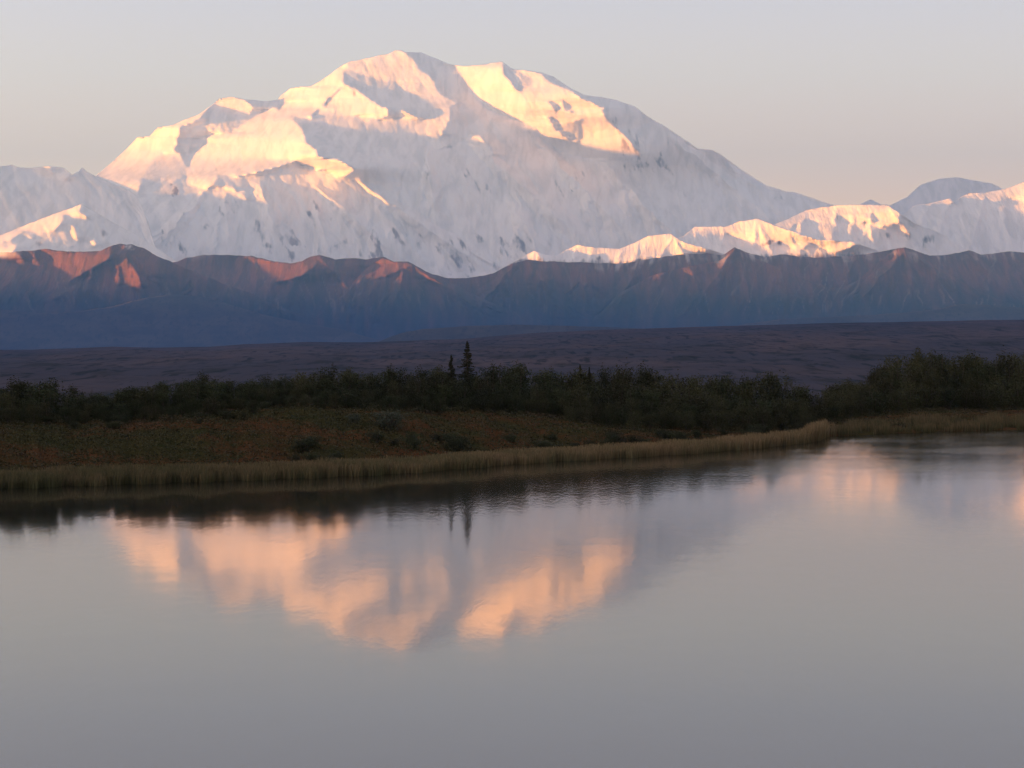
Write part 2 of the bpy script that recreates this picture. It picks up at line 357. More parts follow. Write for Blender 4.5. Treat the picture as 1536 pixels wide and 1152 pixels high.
# the four sunlit snow ridges on the right, nearer one after another
SKY_R4 = [(1280,380),(1330,345),(1360,318),(1370,309),(1395,305),(1426,297),(1434,306),(1439,297),(1453,290),(1476,289),(1508,283),(1536,273),(1560,262),(1600,250),(1700,255),(1800,300)]
relief('snow_ridge', 'rearmost snow ridge at the right edge with a glowing crest', 1280, 1800, 440, SKY_R4, 340, 37500, 1.2, M_RIDGE,
       [(.8,[(1370,309),(1395,305),(1426,297),(1434,306),(1400,307)]),(.9,[(1439,297),(1453,290),(1476,289),(1508,283),(1536,273),(1560,262),(1600,250),(1590,300),(1527,302),(1513,295),(1488,296),(1450,298)])], [],
       a=1.6, shade=.4, lam=.12, cstep=2, rows=90, noise=lambda X, Y: spurs(X, Y, [(1426,297,1400,380,6,4,18),(1476,289,1450,385,7,5,20),(1536,274,1560,385,8,6,24),(1395,306,1360,380,6,4,16),(1500,285,1520,380,6,4,18)], 61, 4)+gn1(X+300, Y)+gn2(X, Y),
       rockf=lambda X, Y: -.1+.28*sstep(325, 375, Y)*(.6+.6*fbm(X/30, Y/18, 3, 41))+.5*sstep(372, 392, Y), seed=7)
SKY_R3 = [(1130,380),(1150,350),(1162,337),(1185,327),(1210,315),(1232,311),(1256,308),(1278,307),(1303,307),(1331,307),(1349,319),(1370,334),(1416,352),(1449,375),(1480,392),(1520,420)]
relief('snow_ridge', 'rounded snow ridge with a broad pink sunlit top near the right edge', 1130, 1520, 440, SKY_R3, 340, 35000, 1.2, M_RIDGE,
       [(.75,[(1162,337),(1185,327),(1210,315),(1256,308),(1331,307),(1349,319),(1352,333),(1320,341),(1310,341),(1300,331),(1290,337),(1262,332),(1258,322),(1249,337),(1232,336),(1210,330),(1190,338)])], [[(1298,318),(1308,322),(1312,332),(1303,330)]],
       a=1.4, shade=.4, lam=.1, cstep=2, rows=90, noise=lambda X, Y: spurs(X, Y, [(1256,309,1244,385,7,4,18),(1303,308,1316,385,7,4,18),(1331,308,1400,390,8,5,20),(1210,316,1195,380,6,4,16),(1278,308,1280,385,5,4,14)], 62, 4)+gn1(X+700, Y)+gn2(X, Y),
       rockf=lambda X, Y: -.1+.30*sstep(335, 365, Y)*(.6+.8*fbm(X/26, Y/16, 3, 43))+blob(X, Y, [(1255,325,4,12,0,.6),(1297,335,4,7,0,.8),(1330,352,12,6,20,.6),(1392,358,10,8,0,.8),(1362,352,10,6,0,.6)])+.7*sstep(376, 396, Y), seed=8)
SKY_R2 = [(960,392),(1000,366),(1027,353),(1043,340),(1075,340),(1089,340),(1110,332),(1137,328),(1160,337),(1183,345),(1210,352),(1225,360),(1280,362),(1300,370),(1340,385),(1400,410)]
relief('snow_ridge', 'jagged snow ridge with a pink peak in front of the right end of the great mountain', 960, 1400, 440, SKY_R2, 360, 32500, 1.2, M_RIDGE,
       [(.7,[(1027,353),(1043,340),(1089,340),(1110,332),(1137,328),(1160,337),(1183,345),(1200,352),(1225,360),(1280,362),(1287,366),(1262,376),(1243,378),(1215,366),(1200,375),(1190,376),(1170,362),(1148,371),(1140,368),(1105,358),(1085,350),(1050,350)])], [],
       a=1.4, shade=.4, lam=.1, cstep=1.8, rows=80, noise=lambda X, Y: spurs(X, Y, [(1137,329,1120,392,6,3,14),(1137,329,1165,392,6,3,14),(1089,341,1075,390,5,3,12),(1183,346,1205,395,5,3,12),(1043,341,1050,385,4,3,10),(1225,361,1240,395,4,3,10)], 63, 4)+.7*gn1(X+1100, Y)+1.6*gn2(X, Y),
       rockf=lambda X, Y: -.1+.30*sstep(350, 375, Y)*(.6+.9*fbm(X/22, Y/14, 3, 45))+blob(X, Y, [(1153,364,12,4,-25,.9),(1169,364,5,4,0,.9)])+.9*sstep(374, 390, Y), seed=9)
SKY_R1 = [(690,432),(740,410),(771,393),(790,382),(802,376),(817,382),(835,384),(849,375),(867,367),(890,371),(930,373),(946,367),(960,360),(972,354),(1006,350),(1027,364),(1060,372),(1085,381),(1130,392),(1180,420)]
relief('snow_ridge', 'lowest snow ridge with a fluted pink crest under the middle of the mountain wall', 690, 1180, 450, SKY_R1, 385, 30000, 1.2, M_RIDGE,
       [(.6,[(849,375),(867,367),(890,371),(930,373),(946,367),(960,360),(972,354),(1006,350),(1027,364),(1060,372),(1062,378),(1029,380),(1005,383),(985,383),(960,388),(932,393),(895,392),(880,382),(860,378)]),(.6,[(787,388),(797,378),(803,376),(816,386),(818,392),(795,397),(786,393)])], [],
       a=1.4, shade=.4, lam=.1, cstep=1.8, rows=70, noise=lambda X, Y: spurs(X, Y, [(1006,351,985,400,5,3,10),(1006,351,1035,400,5,3,10),(960,361,945,400,4,3,9),(930,374,925,402,4,3,9),(890,372,880,402,4,3,9),(867,368,860,402,4,3,8),(802,377,790,410,4,3,9),(802,377,822,410,4,3,9)], 64, 3)+gully(-.2, 11, 1.4, 3, 91, 3, 5.)(X, Y),
       rockf=lambda X, Y: -.1+blob(X, Y, [(900,385,6,8,0,.2)])+1.0*sstep(379, 399, Y+6*fbm(X/9, Y/30, 3, 47)), seed=10)

# dark foothills with red sunlit tops
SKY_FOOT = [(-420,500),(-200,470),(-90,440),(0,425),(80,412),(150,404),(200,400),(240,397),(265,393),(280,387),(300,383),(320,382),(357,383),(378,384),(407,391),(437,395),(453,392),(466,385),(480,383),(503,389),(524,387),(549,389),(576,385),(591,392),(612,392),(620,396),(639,408),(671,417),(700,417),(717,415),(740,410),(757,401),(771,395),(790,390),(817,392),(850,393),(886,394),(932,396),(960,390),(991,386),(1029,381),(1060,380),(1083,383),(1102,371),(1118,378),(1147,386),(1170,381),(1220,387),(1280,383),(1320,378),(1341,373),(1358,371),(1370,375),(1395,384),(1424,382),(1453,375),(1472,382),(1518,377),(1560,380),(1700,385),(1800,400)]
FACES_WEST = [(.8,[(62,374),(110,379),(150,378),(168,370),(168,385),(140,402),(115,415),(95,424),(85,415),(82,395)]),(.8,[(68,450),(95,424),(100,428),(110,432),(85,445)]),
 (.8,[(168,395),(177,398),(180,428),(172,428)]),(.8,[(182,395),(190,400),(203,430),(192,430)]),(.8,[(192,382),(202,384),(226,416),(216,416)]),(.7,[(150,410),(158,412),(160,430),(152,428)]),
 (.8,[(-30,378),(25,378),(38,392),(20,388),(-30,392)]),(.8,[(40,376),(50,376),(67,410),(58,412)]),(.7,[(20,384),(28,384),(38,398),(30,398)]),(.6,[(180,368),(186,367),(188,374),(183,374)])]
FACES_FOOT = [ (.8,[(357,384),(370,384),(366,400),(358,425),(346,424),(344,412)]),(.8,[(372,385),(380,386),(388,420),(380,424),(374,410)]),(.8,[(384,386),(407,392),(453,393),(480,384),(474,398),(455,412),(430,420),(405,425),(394,428),(388,400)]),

 (.7,[(1340,376),(1350,372),(1358,372),(1356,379),(1345,383)]),(.6,[(1083,383),(1092,379),(1088,387)]),
 (.35,[(800,400),(812,398),(806,430),(796,432)])]
SPURS_FOOT = [(184,374,232,462,12,8,26),(168,369,66,456,16,6,26),(20,395,30,458,14,8,26),(-60,385,-40,460,16,8,30),(110,420,110,465,10,6,18),(290,395,300,455,14,8,26),(345,424,322,478,14,7,28),(407,425,395,474,10,6,18),(440,418,420,480,14,7,28),(480,384,560,485,18,8,32),(545,415,530,468,10,6,20),(566,415,545,472,12,7,24),(605,405,590,470,12,6,24),(620,396,735,475,18,7,32),(771,395,705,478,16,8,30),(790,391,860,478,16,8,32),(880,394,880,470,14,7,26),(960,391,915,485,16,8,30),(995,386,985,470,12,7,24),(1029,381,1062,475,16,8,30),(1102,372,1036,478,18,7,32),(1110,376,1130,470,14,7,26),(1170,381,1185,472,16,8,30),(1235,386,1225,470,12,7,26),(1280,383,1262,470,14,8,26),(1358,372,1285,460,18,7,30),(1358,372,1372,465,14,6,24),(1365,374,1452,452,16,7,30),(1424,382,1440,460,12,6,24),(1453,376,1520,455,16,8,30),(1518,377,1590,460,16,8,30),(1600,382,1640,460,14,8,30)]
gf2 = gully(.08, 17, 2.2, 2.4, 121, 4, 12.)
def gf(X, Y): return 1.5*spurs(X, Y, SPURS_FOOT, 33, 6)
def scree_foot(X, Y):
    wx = X+9*fbm(X/30, Y/30, 3, 143)
    fans = sstep(.55, .95, fbm((wx+(Y-420)*.35*np.sign(vnoise(X/70, Y*0, 3)))/9, Y/70, 3, 145, .5, True))
    return .85*fans*sstep(384, 400, Y)*sstep(486, 440, Y)*(.35+.65*sstep(-.2, .4, fbm(X/60, Y/30, 3, 147)))*(.6+.4*sstep(700, 900, X))

def rock_foot(X, Y):
    snowc = sstep(0, 22, Y-np.where(X < 258, np.interp(X, *zip(*SKY_WEST)), np.interp(X, *zip(*SKY_FOOT))))
    right = sstep(740, 900, X)
    tip = blob(X, Y, [(1102, 372, 14, 12, 0, 1), (1358, 372, 16, 12, 0, 1), (1453, 376, 14, 10, 0, 1), (1320, 379, 14, 8, 0, .8), (800, 395, 90, 14, 0, 1), (1180, 382, 16, 8, 0, .8), (1060, 380, 14, 8, 0, .8)])
    dy = Y-np.interp(X, *zip(*SKY_FOOT))+5*fbm(X/30, Y/20, 3, 139)
    stripes = sstep(-.25, .45, fbm((X+.25*(Y-380)*np.sign(vnoise(X/45, 0*Y, 5)))/7, Y/45, 3, 133))
    lim = .80-.36*sstep(26, -2, dy)*(.25+.75*stripes)*(1-.8*tip)
    left = 1.0-.75*np.exp(-((X-195)/22)**2)*(1-snowc)*(.6+.6*fbm(X/5, Y/5, 2, 8))-.7*sstep(70, -10, X)*(1-sstep(380, 396, Y))
    left = left-.45*np.exp(-((X-300)/30)**2)*(1-snowc)
    return (left*(1-right)+lim*right)*1.5-.12
SKY_WEST = [(-420,480),(-200,440),(-90,400),(-40,382),(0,379),(20,378),(45,376),(65,373),(110,378),(150,376),(168,368),(180,366),(200,367),(215,372),(235,384),(255,392),(280,403),(310,414),(345,430),(372,438),(400,452),(440,468),(500,484),(560,500),(620,528)]
relief('foothill_ridge', 'dark foothill massif at the left edge with a red sunlit bowl and ribs', -420, 620, 534, SKY_WEST, 420, 25000, 1.7, M_FOOT,
       FACES_WEST, [], a=1.4, shade=.45, lam=.02, cstep=1.8, rows=110, noise=lambda X, Y: gf(X, Y)+gf2(X, Y)*(.15+.85*sstep(505, 425, Y)), rockf=rock_foot, screef=scree_foot, keep=.95, jag=1.2,
       vegf=lambda X, Y: sstep(405, 462, Y+16*fbm(X/40, Y/60, 4, 135))*(.92+.3*fbm(X/12, Y/40, 3, 137)), seed=15)
common = dict(a=1.4, shade=.45, lam=.02, cstep=1.8, rows=110, noise=lambda X, Y: gf(X, Y)+gf2(X, Y)*(.15+.85*sstep(505, 425, Y)), rockf=rock_foot, screef=scree_foot, keep=.95, jag=1.2,
       vegf=lambda X, Y: sstep(405, 462, Y+16*fbm(X/40, Y/60, 4, 135))*(.92+.3*fbm(X/12, Y/40, 3, 137)))
relief('foothill_ridge', 'twin topped foothill with rust red sunlit tips under the middle of the snow wall', 360, 940, 534,
       [(360,532),(430,502),(480,472),(515,442),(540,412),(558,396),(576,386),(591,393),(612,393),(620,397),(639,409),(671,424),(700,437),(740,455),(800,478),(860,500),(940,528)], 440, 25700, 1.7, M_FOOT,
       [(.7,[(535,412),(558,396),(576,386),(591,393),(612,393),(618,398),(600,405),(575,415),(556,418)]),(.6,[(622,400),(628,402),(640,420),(634,424)])], [], seed=16, **common)
relief('foothill_ridge', 'pair of dark pointed foothills in front of the right hand snow ridges', 860, 1720, 534,
       [(860,532),(890,480),(930,440),(980,412),(1035,400),(1082,391),(1102,372),(1118,380),(1147,393),(1190,412),(1230,427),(1262,434),(1290,418),(1312,398),(1330,384),(1345,373),(1358,371),(1370,378),(1395,393),(1430,415),(1470,438),(1520,458),(1600,490),(1720,528)], 450, 25100, 1.7, M_FOOT,
       [(.7,[(1338,379),(1345,373),(1358,371),(1357,380),(1345,386)])], [], seed=17, **common)
relief('foothill_ridge', 'long dark foothill range with red sunlit tops and scree gullies', -420, 1800, 534, SKY_FOOT, 420, 26500, 1.7, M_FOOT,
       FACES_FOOT, [], a=1.4, shade=.45, lam=.02, cstep=1.8, rows=110, noise=lambda X, Y: gf(X, Y)+gf2(X, Y)*(.15+.85*sstep(505, 425, Y)), rockf=rock_foot, screef=scree_foot, keep=.95, jag=1.2,
       vegf=lambda X, Y: sstep(405, 462, Y+16*fbm(X/40, Y/60, 4, 135))*(.92+.3*fbm(X/12, Y/40, 3, 137)), seed=11)

# low blue hills in front of the foothills
def hill_mat(name, c1, c2, c3, sc1=1/300., stretch=3.):
    m, t, b = new_mat(name)
    n1 = noise_n(t, 1., obj_vec(t, (sc1, sc1*.5, sc1*stretch)), 6, .6)
    n2 = noise_n(t, 1., obj_vec(t, (sc1*8, sc1*2, sc1*8)), 4, .6)
    c = mixc(t, remap(t, n1, .4, .62), c1, c2)
    t.links.new(mixc(t, remap(t, n2, .5, .7), c, c3), b.inputs['Base Color'])
    b.inputs['Roughness'].default_value = .95; b.inputs['Specular IOR Level'].default_value = .05
    return m
M_LOW = hill_mat("dark_tundra_slope", (.038, .038, .036), (.055, .052, .048), (.028, .03, .029))
relief('low_hill', 'dark blue rounded hill below the foothills on the left', -420, 640, 534, [(-420,470),(-200,455),(-60,468),(0,464),(60,470),(110,468),(167,460),(217,447),(253,442),(300,444),(333,453),(400,473),(467,487),(512,494),(560,508),(640,530)],
       490, 21500, 2.5, M_LOW, [], [], shade=.2, cstep=3, rows=40, noise=gully(.1, 40, 4, 3, 141), jag=.6, seed=12)
relief('low_hill', 'dark blue low hill line at the right below the foothills', 1000, 1800, 534, [(1000,530),(1060,500),(1117,486),(1180,478),(1300,473),(1380,467),(1411,463),(1441,456),(1474,457),(1536,462),(1650,458),(1800,470)],
       490, 20500, 2.5, M_LOW, [], [], shade=.2, cstep=3, rows=40, noise=gully(.1, 40, 4, 3, 151), jag=.6, seed=13)
relief('low_hill', 'faint dark rise in front of the middle of the foothills', 520, 1240, 534, [(520,530),(600,500),(629,494),(700,489),(780,487),(860,489),(950,492),(1040,500),(1140,512),(1240,530)],
       500, 14500, 2.5, M_LOW, [], [], shade=.2, cstep=3, rows=30, noise=gully(.1, 40, 3, 3, 161), jag=.6, seed=14)

# unseen ridge added left of the frame to shade the plain and pond
def shade_ridge():
    ny, nx = 90, 26
    yy = np.linspace(-9000, 27500, ny)[:, None]; f = np.linspace(-1, 1, nx)[None, :]
    crest = 900+140*fbm(yy/4200, yy*0+.4, 3, 171)
    # opens toward the foothills so that their tops still catch the sun
    crest = crest*(1-.38*sstep(20000, 24500, yy))
    X = -13800-1700*f+0*yy+300*fbm(yy/3000, yy*0, 2, 9); Y = yy+0*f
    Z = -30+crest*np.clip(1-np.abs(f), 0, 1)**.85*(1+.12*fbm(f*4+0*yy, yy/900, 3, 173)*(np.abs(f) > .06))
    o = mesh_obj('shade_ridge', np.stack([X, Y, Z], -1).reshape(-1, 3), grid_faces(ny, nx), M_LOW)
    tag(o, 'unseen ridge added on the left to shade the plain and pond', 'mountain', kind='structure')
shade_ridge()

# ------------------------------------------------------------------ ground: pond basin, bank, plain
SHORE = [(-900,745),(-300,740),(0,732),(100,728),(300,722),(512,714),(612,709),(795,694),(900,688),(1024,681),(1150,671),(1230,661),(1241,655),(1300,652),(1400,648),(1536,644),(1800,641),(2500,636)]
CREST = [(-900,630),(0,632),(180,633),(300,618),(450,606),(560,608),(640,611),(800,622),(1000,636),(1200,640),(1300,622),(1536,612),(2500,606)]     # row of the bank's top
CR_D = [(-900,19),(0,18),(450,20),(640,20),(800,20),(1000,18),(1200,16),(1300,24),(1536,28),(2500,28)]               # metres behind the shore
HILL = [(-1500,520),(-600,518),(-200,522),(0,525),(50,525),(100,522),(167,519),(233,521),(317,520),(367,516),(467,513),(540,514),(612,512),(692,509),(800,500),(900,495),(1024,491),(1124,488),(1224,484.5),(1324,482.5),(1536,480),(1800,478),(2600,480)]
ip = lambda u, tab: np.interp(u, [p[0] for p in tab], [p[1] for p in tab])
def shore_d(u): return EYE*F/(ip(u, SHORE)-HOR) + .35*np.sin(u/13.)+.25*np.sin(u/5.1+1)
def ground_z(u, d, detail=True):
    ds = shore_d(u); s = d-ds; cd = ip(u, CR_D); dc = ds+cd; zc = EYE-(ip(u, CREST)-HOR)/F*dc
    z = np.where(s < 0, np.maximum(-.9, s*.12), 0)
    z = np.where(s >= 0, .03+.03*np.clip(s, 0, 4), z)
    r = np.clip((s-3)/(cd-3), 0, 1)
    z = np.where(s > 3, .15+(zc-.15)*np.sin(r*np.pi/2)**1.2, z)
    b = s-cd
    right = sstep(1240, 1420, u)
    z = np.where(b > 0, zc+(b*.06*right)*(b < 22)+(22*.06*right)*(b >= 22), z)
    z = z-np.where(b > 26, (b-26)*.05, 0)
    far = sstep(150, 420, b)
    near = np.maximum(z, -9)
    zh = (EYE+(HOR-ip(u, HILL))/F*7000)
    q = np.clip((d-500)/6500, 0, 1)
    plain = -22+(zh+22)*(q**1.5)*np.where(d > 7000, np.clip(1-(d-7000)/2500, -.2, 1), 1)
    plain = plain+ (4+10*q)*fbm(u/160., np.log(d)*9, 4, 201)*sstep(400, 2000, d)*sstep(8000, 5000, d)
    z = near*(1-far)+plain*far
    if detail:
        X = (u-768)/F*d
        z = z+np.where((s > 3) & (d < 600), .10*fbm(X/1.7, d/1.7, 3, 211)+.22*fbm(X/6, d/6, 2, 213)*np.clip((s-3)/6, 0, 1), 0)
    return z
def ground():
    u = np.arange(-1400, 2900, 5.)
    d = np.concatenate([np.array([-60., -20, 4, 9, 12, 15, 20, 25, 35, 45, 55]), np.arange(60, 200, .7), np.geomspace(200, 9600, 260), np.linspace(9800, 70000, 14)])
    U, Dd = np.meshgrid(u, d)
    dd = np.maximum(Dd, 4); Z = ground_z(U, dd)
    Z = np.where(Dd > 9600, -20-(Dd-9600)*0.0004, Z)
    X = (U-768)/F*np.maximum(np.abs(Dd), 62)
    Z = np.where(Dd < 24, -.9+(24-np.minimum(Dd, 24))*.07, Z)
    m, t, b = new_mat("tundra_ground")
    v = obj_vec(t)
    n1 = noise_n(t, .25, v, 5, .6); n2 = noise_n(t, 1.3, v, 4, .6)
    vf = obj_vec(t, (1/420., 1/1500., 1/40.)); n3 = noise_n(t, 1., vf, 6, .62); n4 = noise_n(t, 1/60., obj_vec(t, (1, .3, 1)), 4, .6)
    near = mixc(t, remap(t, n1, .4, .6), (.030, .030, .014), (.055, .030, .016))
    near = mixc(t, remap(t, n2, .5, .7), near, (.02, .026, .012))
    far = mixc(t, remap(t, n3, .42, .6), (.040, .043, .060), (.060, .054, .066))  # some of the haze's blue is put into the far plain's colour
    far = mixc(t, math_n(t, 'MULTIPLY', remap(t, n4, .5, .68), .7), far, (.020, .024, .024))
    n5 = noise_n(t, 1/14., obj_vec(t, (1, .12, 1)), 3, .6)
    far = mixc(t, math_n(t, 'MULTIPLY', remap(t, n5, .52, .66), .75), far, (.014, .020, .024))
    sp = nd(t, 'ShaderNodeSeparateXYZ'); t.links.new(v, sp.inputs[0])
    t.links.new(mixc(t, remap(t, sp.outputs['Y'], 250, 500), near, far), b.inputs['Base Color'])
    b.inputs['Roughness'].default_value = 1; b.inputs['Specular IOR Level'].default_value = 0
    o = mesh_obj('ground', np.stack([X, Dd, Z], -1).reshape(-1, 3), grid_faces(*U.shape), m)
    tag(o, 'dark tundra ground round the pond rising to the far plain', 'ground', kind='structure')
ground()

# ------------------------------------------------------------------ water
def water():
    m, t, b = new_mat("pond_water")
    b.inputs['Base Color'].default_value = (.010, .011, .010, 1)
    b.inputs['IOR'].default_value = 1.333; b.inputs['Roughness'].default_value = .035
    v = obj_vec(t)
    w1 = noise_n(t, 1.0, obj_vec(t, (6.5, 1.1, 1), (0, 0, .06)), 3, .6)
    w2 = noise_n(t, 1.0, obj_vec(t, (.35, .22, 1)), 2, .5)
    # wind ruffles the open water toward the right; the left shore lies sheltered
    ruff = noise_n(t, 1.0, obj_vec(t, (.10, .09, 1)), 3, .5)
    wind = math_n(t, 'MULTIPLY', attr(t, 'wind'), remap(t, ruff, .3, .65, .35, 1.25))
    h = math_n(t, 'ADD', math_n(t, 'MULTIPLY', w1, math_n(t, 'MULTIPLY', wind, .009)), math_n(t, 'MULTIPLY', w2, .004))
    t.links.new(attr(t, 'calm'), b.inputs['Roughness'])
    bump(t, b, h, 1.0, 1.0)
    u = np.arange(-900, 2500, 10.); t_ = np.linspace(0, 1, 90)[:, None]
    sd = shore_d(u)[None, :]; Dw = 10+(sd+1.5-10)*t_; Xw = (u[None, :]-768)/F*np.maximum(Dw, 62); U = Xw/Dw*F+768; off = sd-Dw
    shelter = sstep(26, 13, off+3*fbm(Xw/7, Dw/9, 2, 401))*sstep(900, 420, U)
    band = sstep(34, 20, off)*sstep(1.5, 6, off)*sstep(420, 950, U)
    calm = .040+.019*sstep(33, 50, Dw)*(1-shelter)*(1-.4*band)+.012*sstep(900, 1200, U)*sstep(70, 100, Dw)
    windy = .10+.10*sstep(33, 55, Dw)+.85*band+1.0*sstep(1000, 1260, U)*sstep(72, 100, Dw)
    o = mesh_obj('water', np.stack([Xw, Dw, 0*Xw], -1).reshape(-1, 3), grid_faces(*Xw.shape), m, attrs={'calm': calm.ravel(), 'wind': windy.ravel()})
    tag(o, 'still pond mirroring the mountain', 'water', kind='structure')
water()

# ------------------------------------------------------------------ vegetation
def leaf_mat(name, rough=.8, trans=0.):
    m, t, b = new_mat(name)
    t.links.new(attr(t, 'tint', 'Color'), b.inputs['Base Color'])
    b.inputs['Roughness'].default_value = rough; b.inputs['Specular IOR Level'].default_value = .15
    return m
M_LEAF = leaf_mat("leaf_tissue"); M_GRASS = leaf_mat("sedge_blades")
M_BARK, _t, _b = new_mat("grey_bark")
_t.links.new(mixc(_t, noise_n(_t, 30, obj_vec(_t, (1, 1, .2))), (.022, .019, .016), (.04, .034, .03)), _b.inputs['Base Color'])
_b.inputs['Roughness'].default_value = .9

def cards(P, size, aspect, r, tilt=1.0):
    """one small leaf-shaped quad per point, turned at random"""
    n = len(P)
    a = r.normal(size=(n, 3)); a[:, 2] *= tilt; a /= np.linalg.norm(a, axis=1)[:, None]
    b = np.cross(a, r.normal(size=(n, 3))); b /= np.linalg.norm(b, axis=1)[:, None]
    s = np.asarray(size)[:, None] if np.ndim(size) else size
    V = np.stack([P-a*s*.5, P+b*s*aspect*.5, P+a*s*.5, P-b*s*aspect*.5], 1).reshape(-1, 3)
    return V, np.arange(n*4).reshape(n, 4)

def tube(pts, rads, k=5):
    pts = np.asarray(pts, float); V = []; Fc = []
    for i, (p, r_) in enumerate(zip(pts, rads)):
        for j in range(k):
            an = 2*math.pi*j/k; V.append(p+np.array([math.cos(an)*r_, math.sin(an)*r_, 0]))
    for i in range(len(pts)-1):
        for j in range(k): Fc.append((i*k+j, i*k+(j+1) % k, (i+1)*k+(j+1) % k, (i+1)*k+j))
    return V, Fc

def empty(name, loc):
    o = bpy.data.objects.new(name, None); C.objects.link(o); o.location = loc; o.empty_display_size = .3; return o

def willow_meshes(seed, greens):
    """unit willow: 1 m high, about 1.1 m wide; returns crown points and stems"""
    r = np.random.default_rng(seed); SV = []; SF = []; tips = []
    for i in range(r.integers(8, 12)):
        an = r.uniform(0, 2*math.pi); out_ = r.uniform(.08, .5)*r.uniform(.6, 1); hh = r.uniform(.78, .95)*(1-.42*out_**1.5)
        p0 = np.array([math.cos(an)*.05, math.sin(an)*.05, -.06]); p3 = np.array([math.cos(an)*out_, math.sin(an)*out_, hh])
        p1 = p0+(p3-p0)*np.array([.35, .35, .45]); p2 = p0+(p3-p0)*np.array([.75, .75, .8])
        V, Fc = tube([p0, p1, p2, p3], [.016, .012, .007, .002]); SF += [tuple(x+len(SV) for x in q) for q in Fc]; SV += V
        for k in range(12):
            q = r.uniform(.15, 1.); base = p0+(p3-p0)*np.array([q**1.2, q**1.2, q])
            off = r.normal(size=3)*np.array([.15, .15, .09])*(1.2-.78*q)
            tip = base+off; tips.append(tip)
            if k % 3 == 0:
                V, Fc = tube([base, (base+tip)/2+[0, 0, .01], tip], [.005, .003, .001], 3); SF += [tuple(x+len(SV) for x in q_) for q_ in Fc]; SV += V
    tips = np.array(tips)
    idx = r.integers(0, len(tips), 3600)
    up = r.uniform(-.05, .05, 3600)
    P = tips[idx]+r.normal(size=(3600, 3))*np.array([.055, .055, .05]); P[:, 2] += up
    P = P[P[:, 2] > .0]
    V, Fc = cards(P, r.uniform(.028, .06, len(P)), .5, r, .8)
    g = np.array([.52, .62, .72])*(.72+.28*(seed % 3))*np.array(greens)[r.integers(0, len(greens), len(P))]*r.uniform(.85, 1.15, (len(P), 1))
    return V, Fc, np.repeat(g, 4, 0), SV, SF

GREENS = {'dark': [(.030, .040, .016), (.038, .048, .018), (.026, .034, .016)],
          'olive': [(.048, .052, .020), (.058, .056, .022), (.040, .044, .020)],
          'grey': [(.055, .068, .045), (.065, .075, .052), (.045, .058, .038)]}
def willow(seed, tone, name='willow_shrub'):
    o = empty(name, (0, 0, 0)); V, Fc, T, SV, SF = willow_meshes(seed, GREENS[tone])
    mesh_obj('crown', V, Fc, M_LEAF, o, False, {'tint': T}); mesh_obj('stems', SV, SF, M_BARK, o)
    return o
def copy_tree(o):
    c = o.copy(); C.objects.link(c)
    for ch in o.children:
        d = ch.copy(); C.objects.link(d); d.parent = c
    return c
def put(o, u, d, h, wid, sink=.03):
    o.location = ((u-768)/F*d, d, float(ground_z(np.array(u*1.), np.array(d*1.)))-sink)
    o.scale = (wid, wid, h); o.rotation_euler = (0, 0, random.uniform(0, 6.28))

TOPS = [(-300,575),(0,570),(60,563),(90,566),(125,586),(165,590),(190,578),(217,572),(267,567),(310,556),(345,571),(383,561),(433,563),(480,553),(512,548),(540,551),(560,556),(600,549),(650,545),(690,552),(725,553),(750,545),(775,541),(800,552),(850,550),(880,547),(905,552),(930,543),(955,541),(990,552),(1030,560),(1070,553),(1085,547),(1110,557),(1150,551),(1180,560),(1200,573),(1250,572),(1285,562),(1310,546),(1350,528),(1390,517),(1440,523),(1480,527),(1536,519),(1700,515)]
BELTS = [  # u range, rows behind the bank's top (m), height share of each row, tone, label, group
 (-170, 520, [(-2.0, .45), (0, .7), (2, .88), (4, 1.0), (7, .97)], 'dark', 'dark green willow shrub in the thicket along the left half of the bank', 'willow shrubs along the left half of the bank'),
 (520, 840, [(-1.5, .4), (1.0, .6), (4, .8), (8, 1.0), (13, .96)], 'dark', 'green willow shrub in the thicket around the lone tall spruce', 'willow shrubs around the tall spruce'),
 (840, 1235, [(-6, .34), (-3, .46), (-.5, .6), (4, .82), (9, 1.0), (15, .97)], 'olive', 'olive green willow shrub in the thicket above the pointed tip of the sedge belt', 'willow shrubs above the tip of the sedge belt'),
 (1235, 1850, [(-1, .5), (2, .66), (6, .84), (11, 1.0), (17, .97)], 'olive', 'tall dark willow in the high thicket behind the grassy inlet on the right', 'tall willows behind the grassy inlet'),
]
protos = {t: [willow(40+i+9*j, t) for i in range(4)] for j, t in enumerate(('dark', 'olive'))}
used = set(); n_w = 0
for u0, u1, rows_, tone, lab, grp in BELTS:
    for b, hs in rows_:
        u = u0+random.uniform(0, 20)
        while u < u1:
            s_ = float(shore_d(np.array(u))); d = s_+float(ip(u, CR_D))+b+random.uniform(-1.2, 1.2)
            d = max(d, s_+4.2)
            gz = float(ground_z(np.array(u*1.), np.array(d)))
            zt = EYE-(float(ip(u, TOPS))-HOR)/F*d
            h = (zt-gz)*hs*random.uniform(.82, 1.05)
            if hs >= .96: h = (zt-gz)*random.uniform(.86, 1.04)
            h = max(h, .6); wid = h*random.uniform(.95, 1.3) if h < 2.6 else h*random.uniform(.75, .95)
            tn = tone if random.random() < .75 else ('olive' if tone == 'dark' else 'dark')
            p = random.choice(protos[tn])
            o = p if p.name not in used else copy_tree(p)
            used.add(p.name); put(o, u, d, h, wid); tag(o, lab, 'shrub', grp); n_w += 1
            u += wid*random.uniform(.5, .72)*F/d
print('willows', n_w)

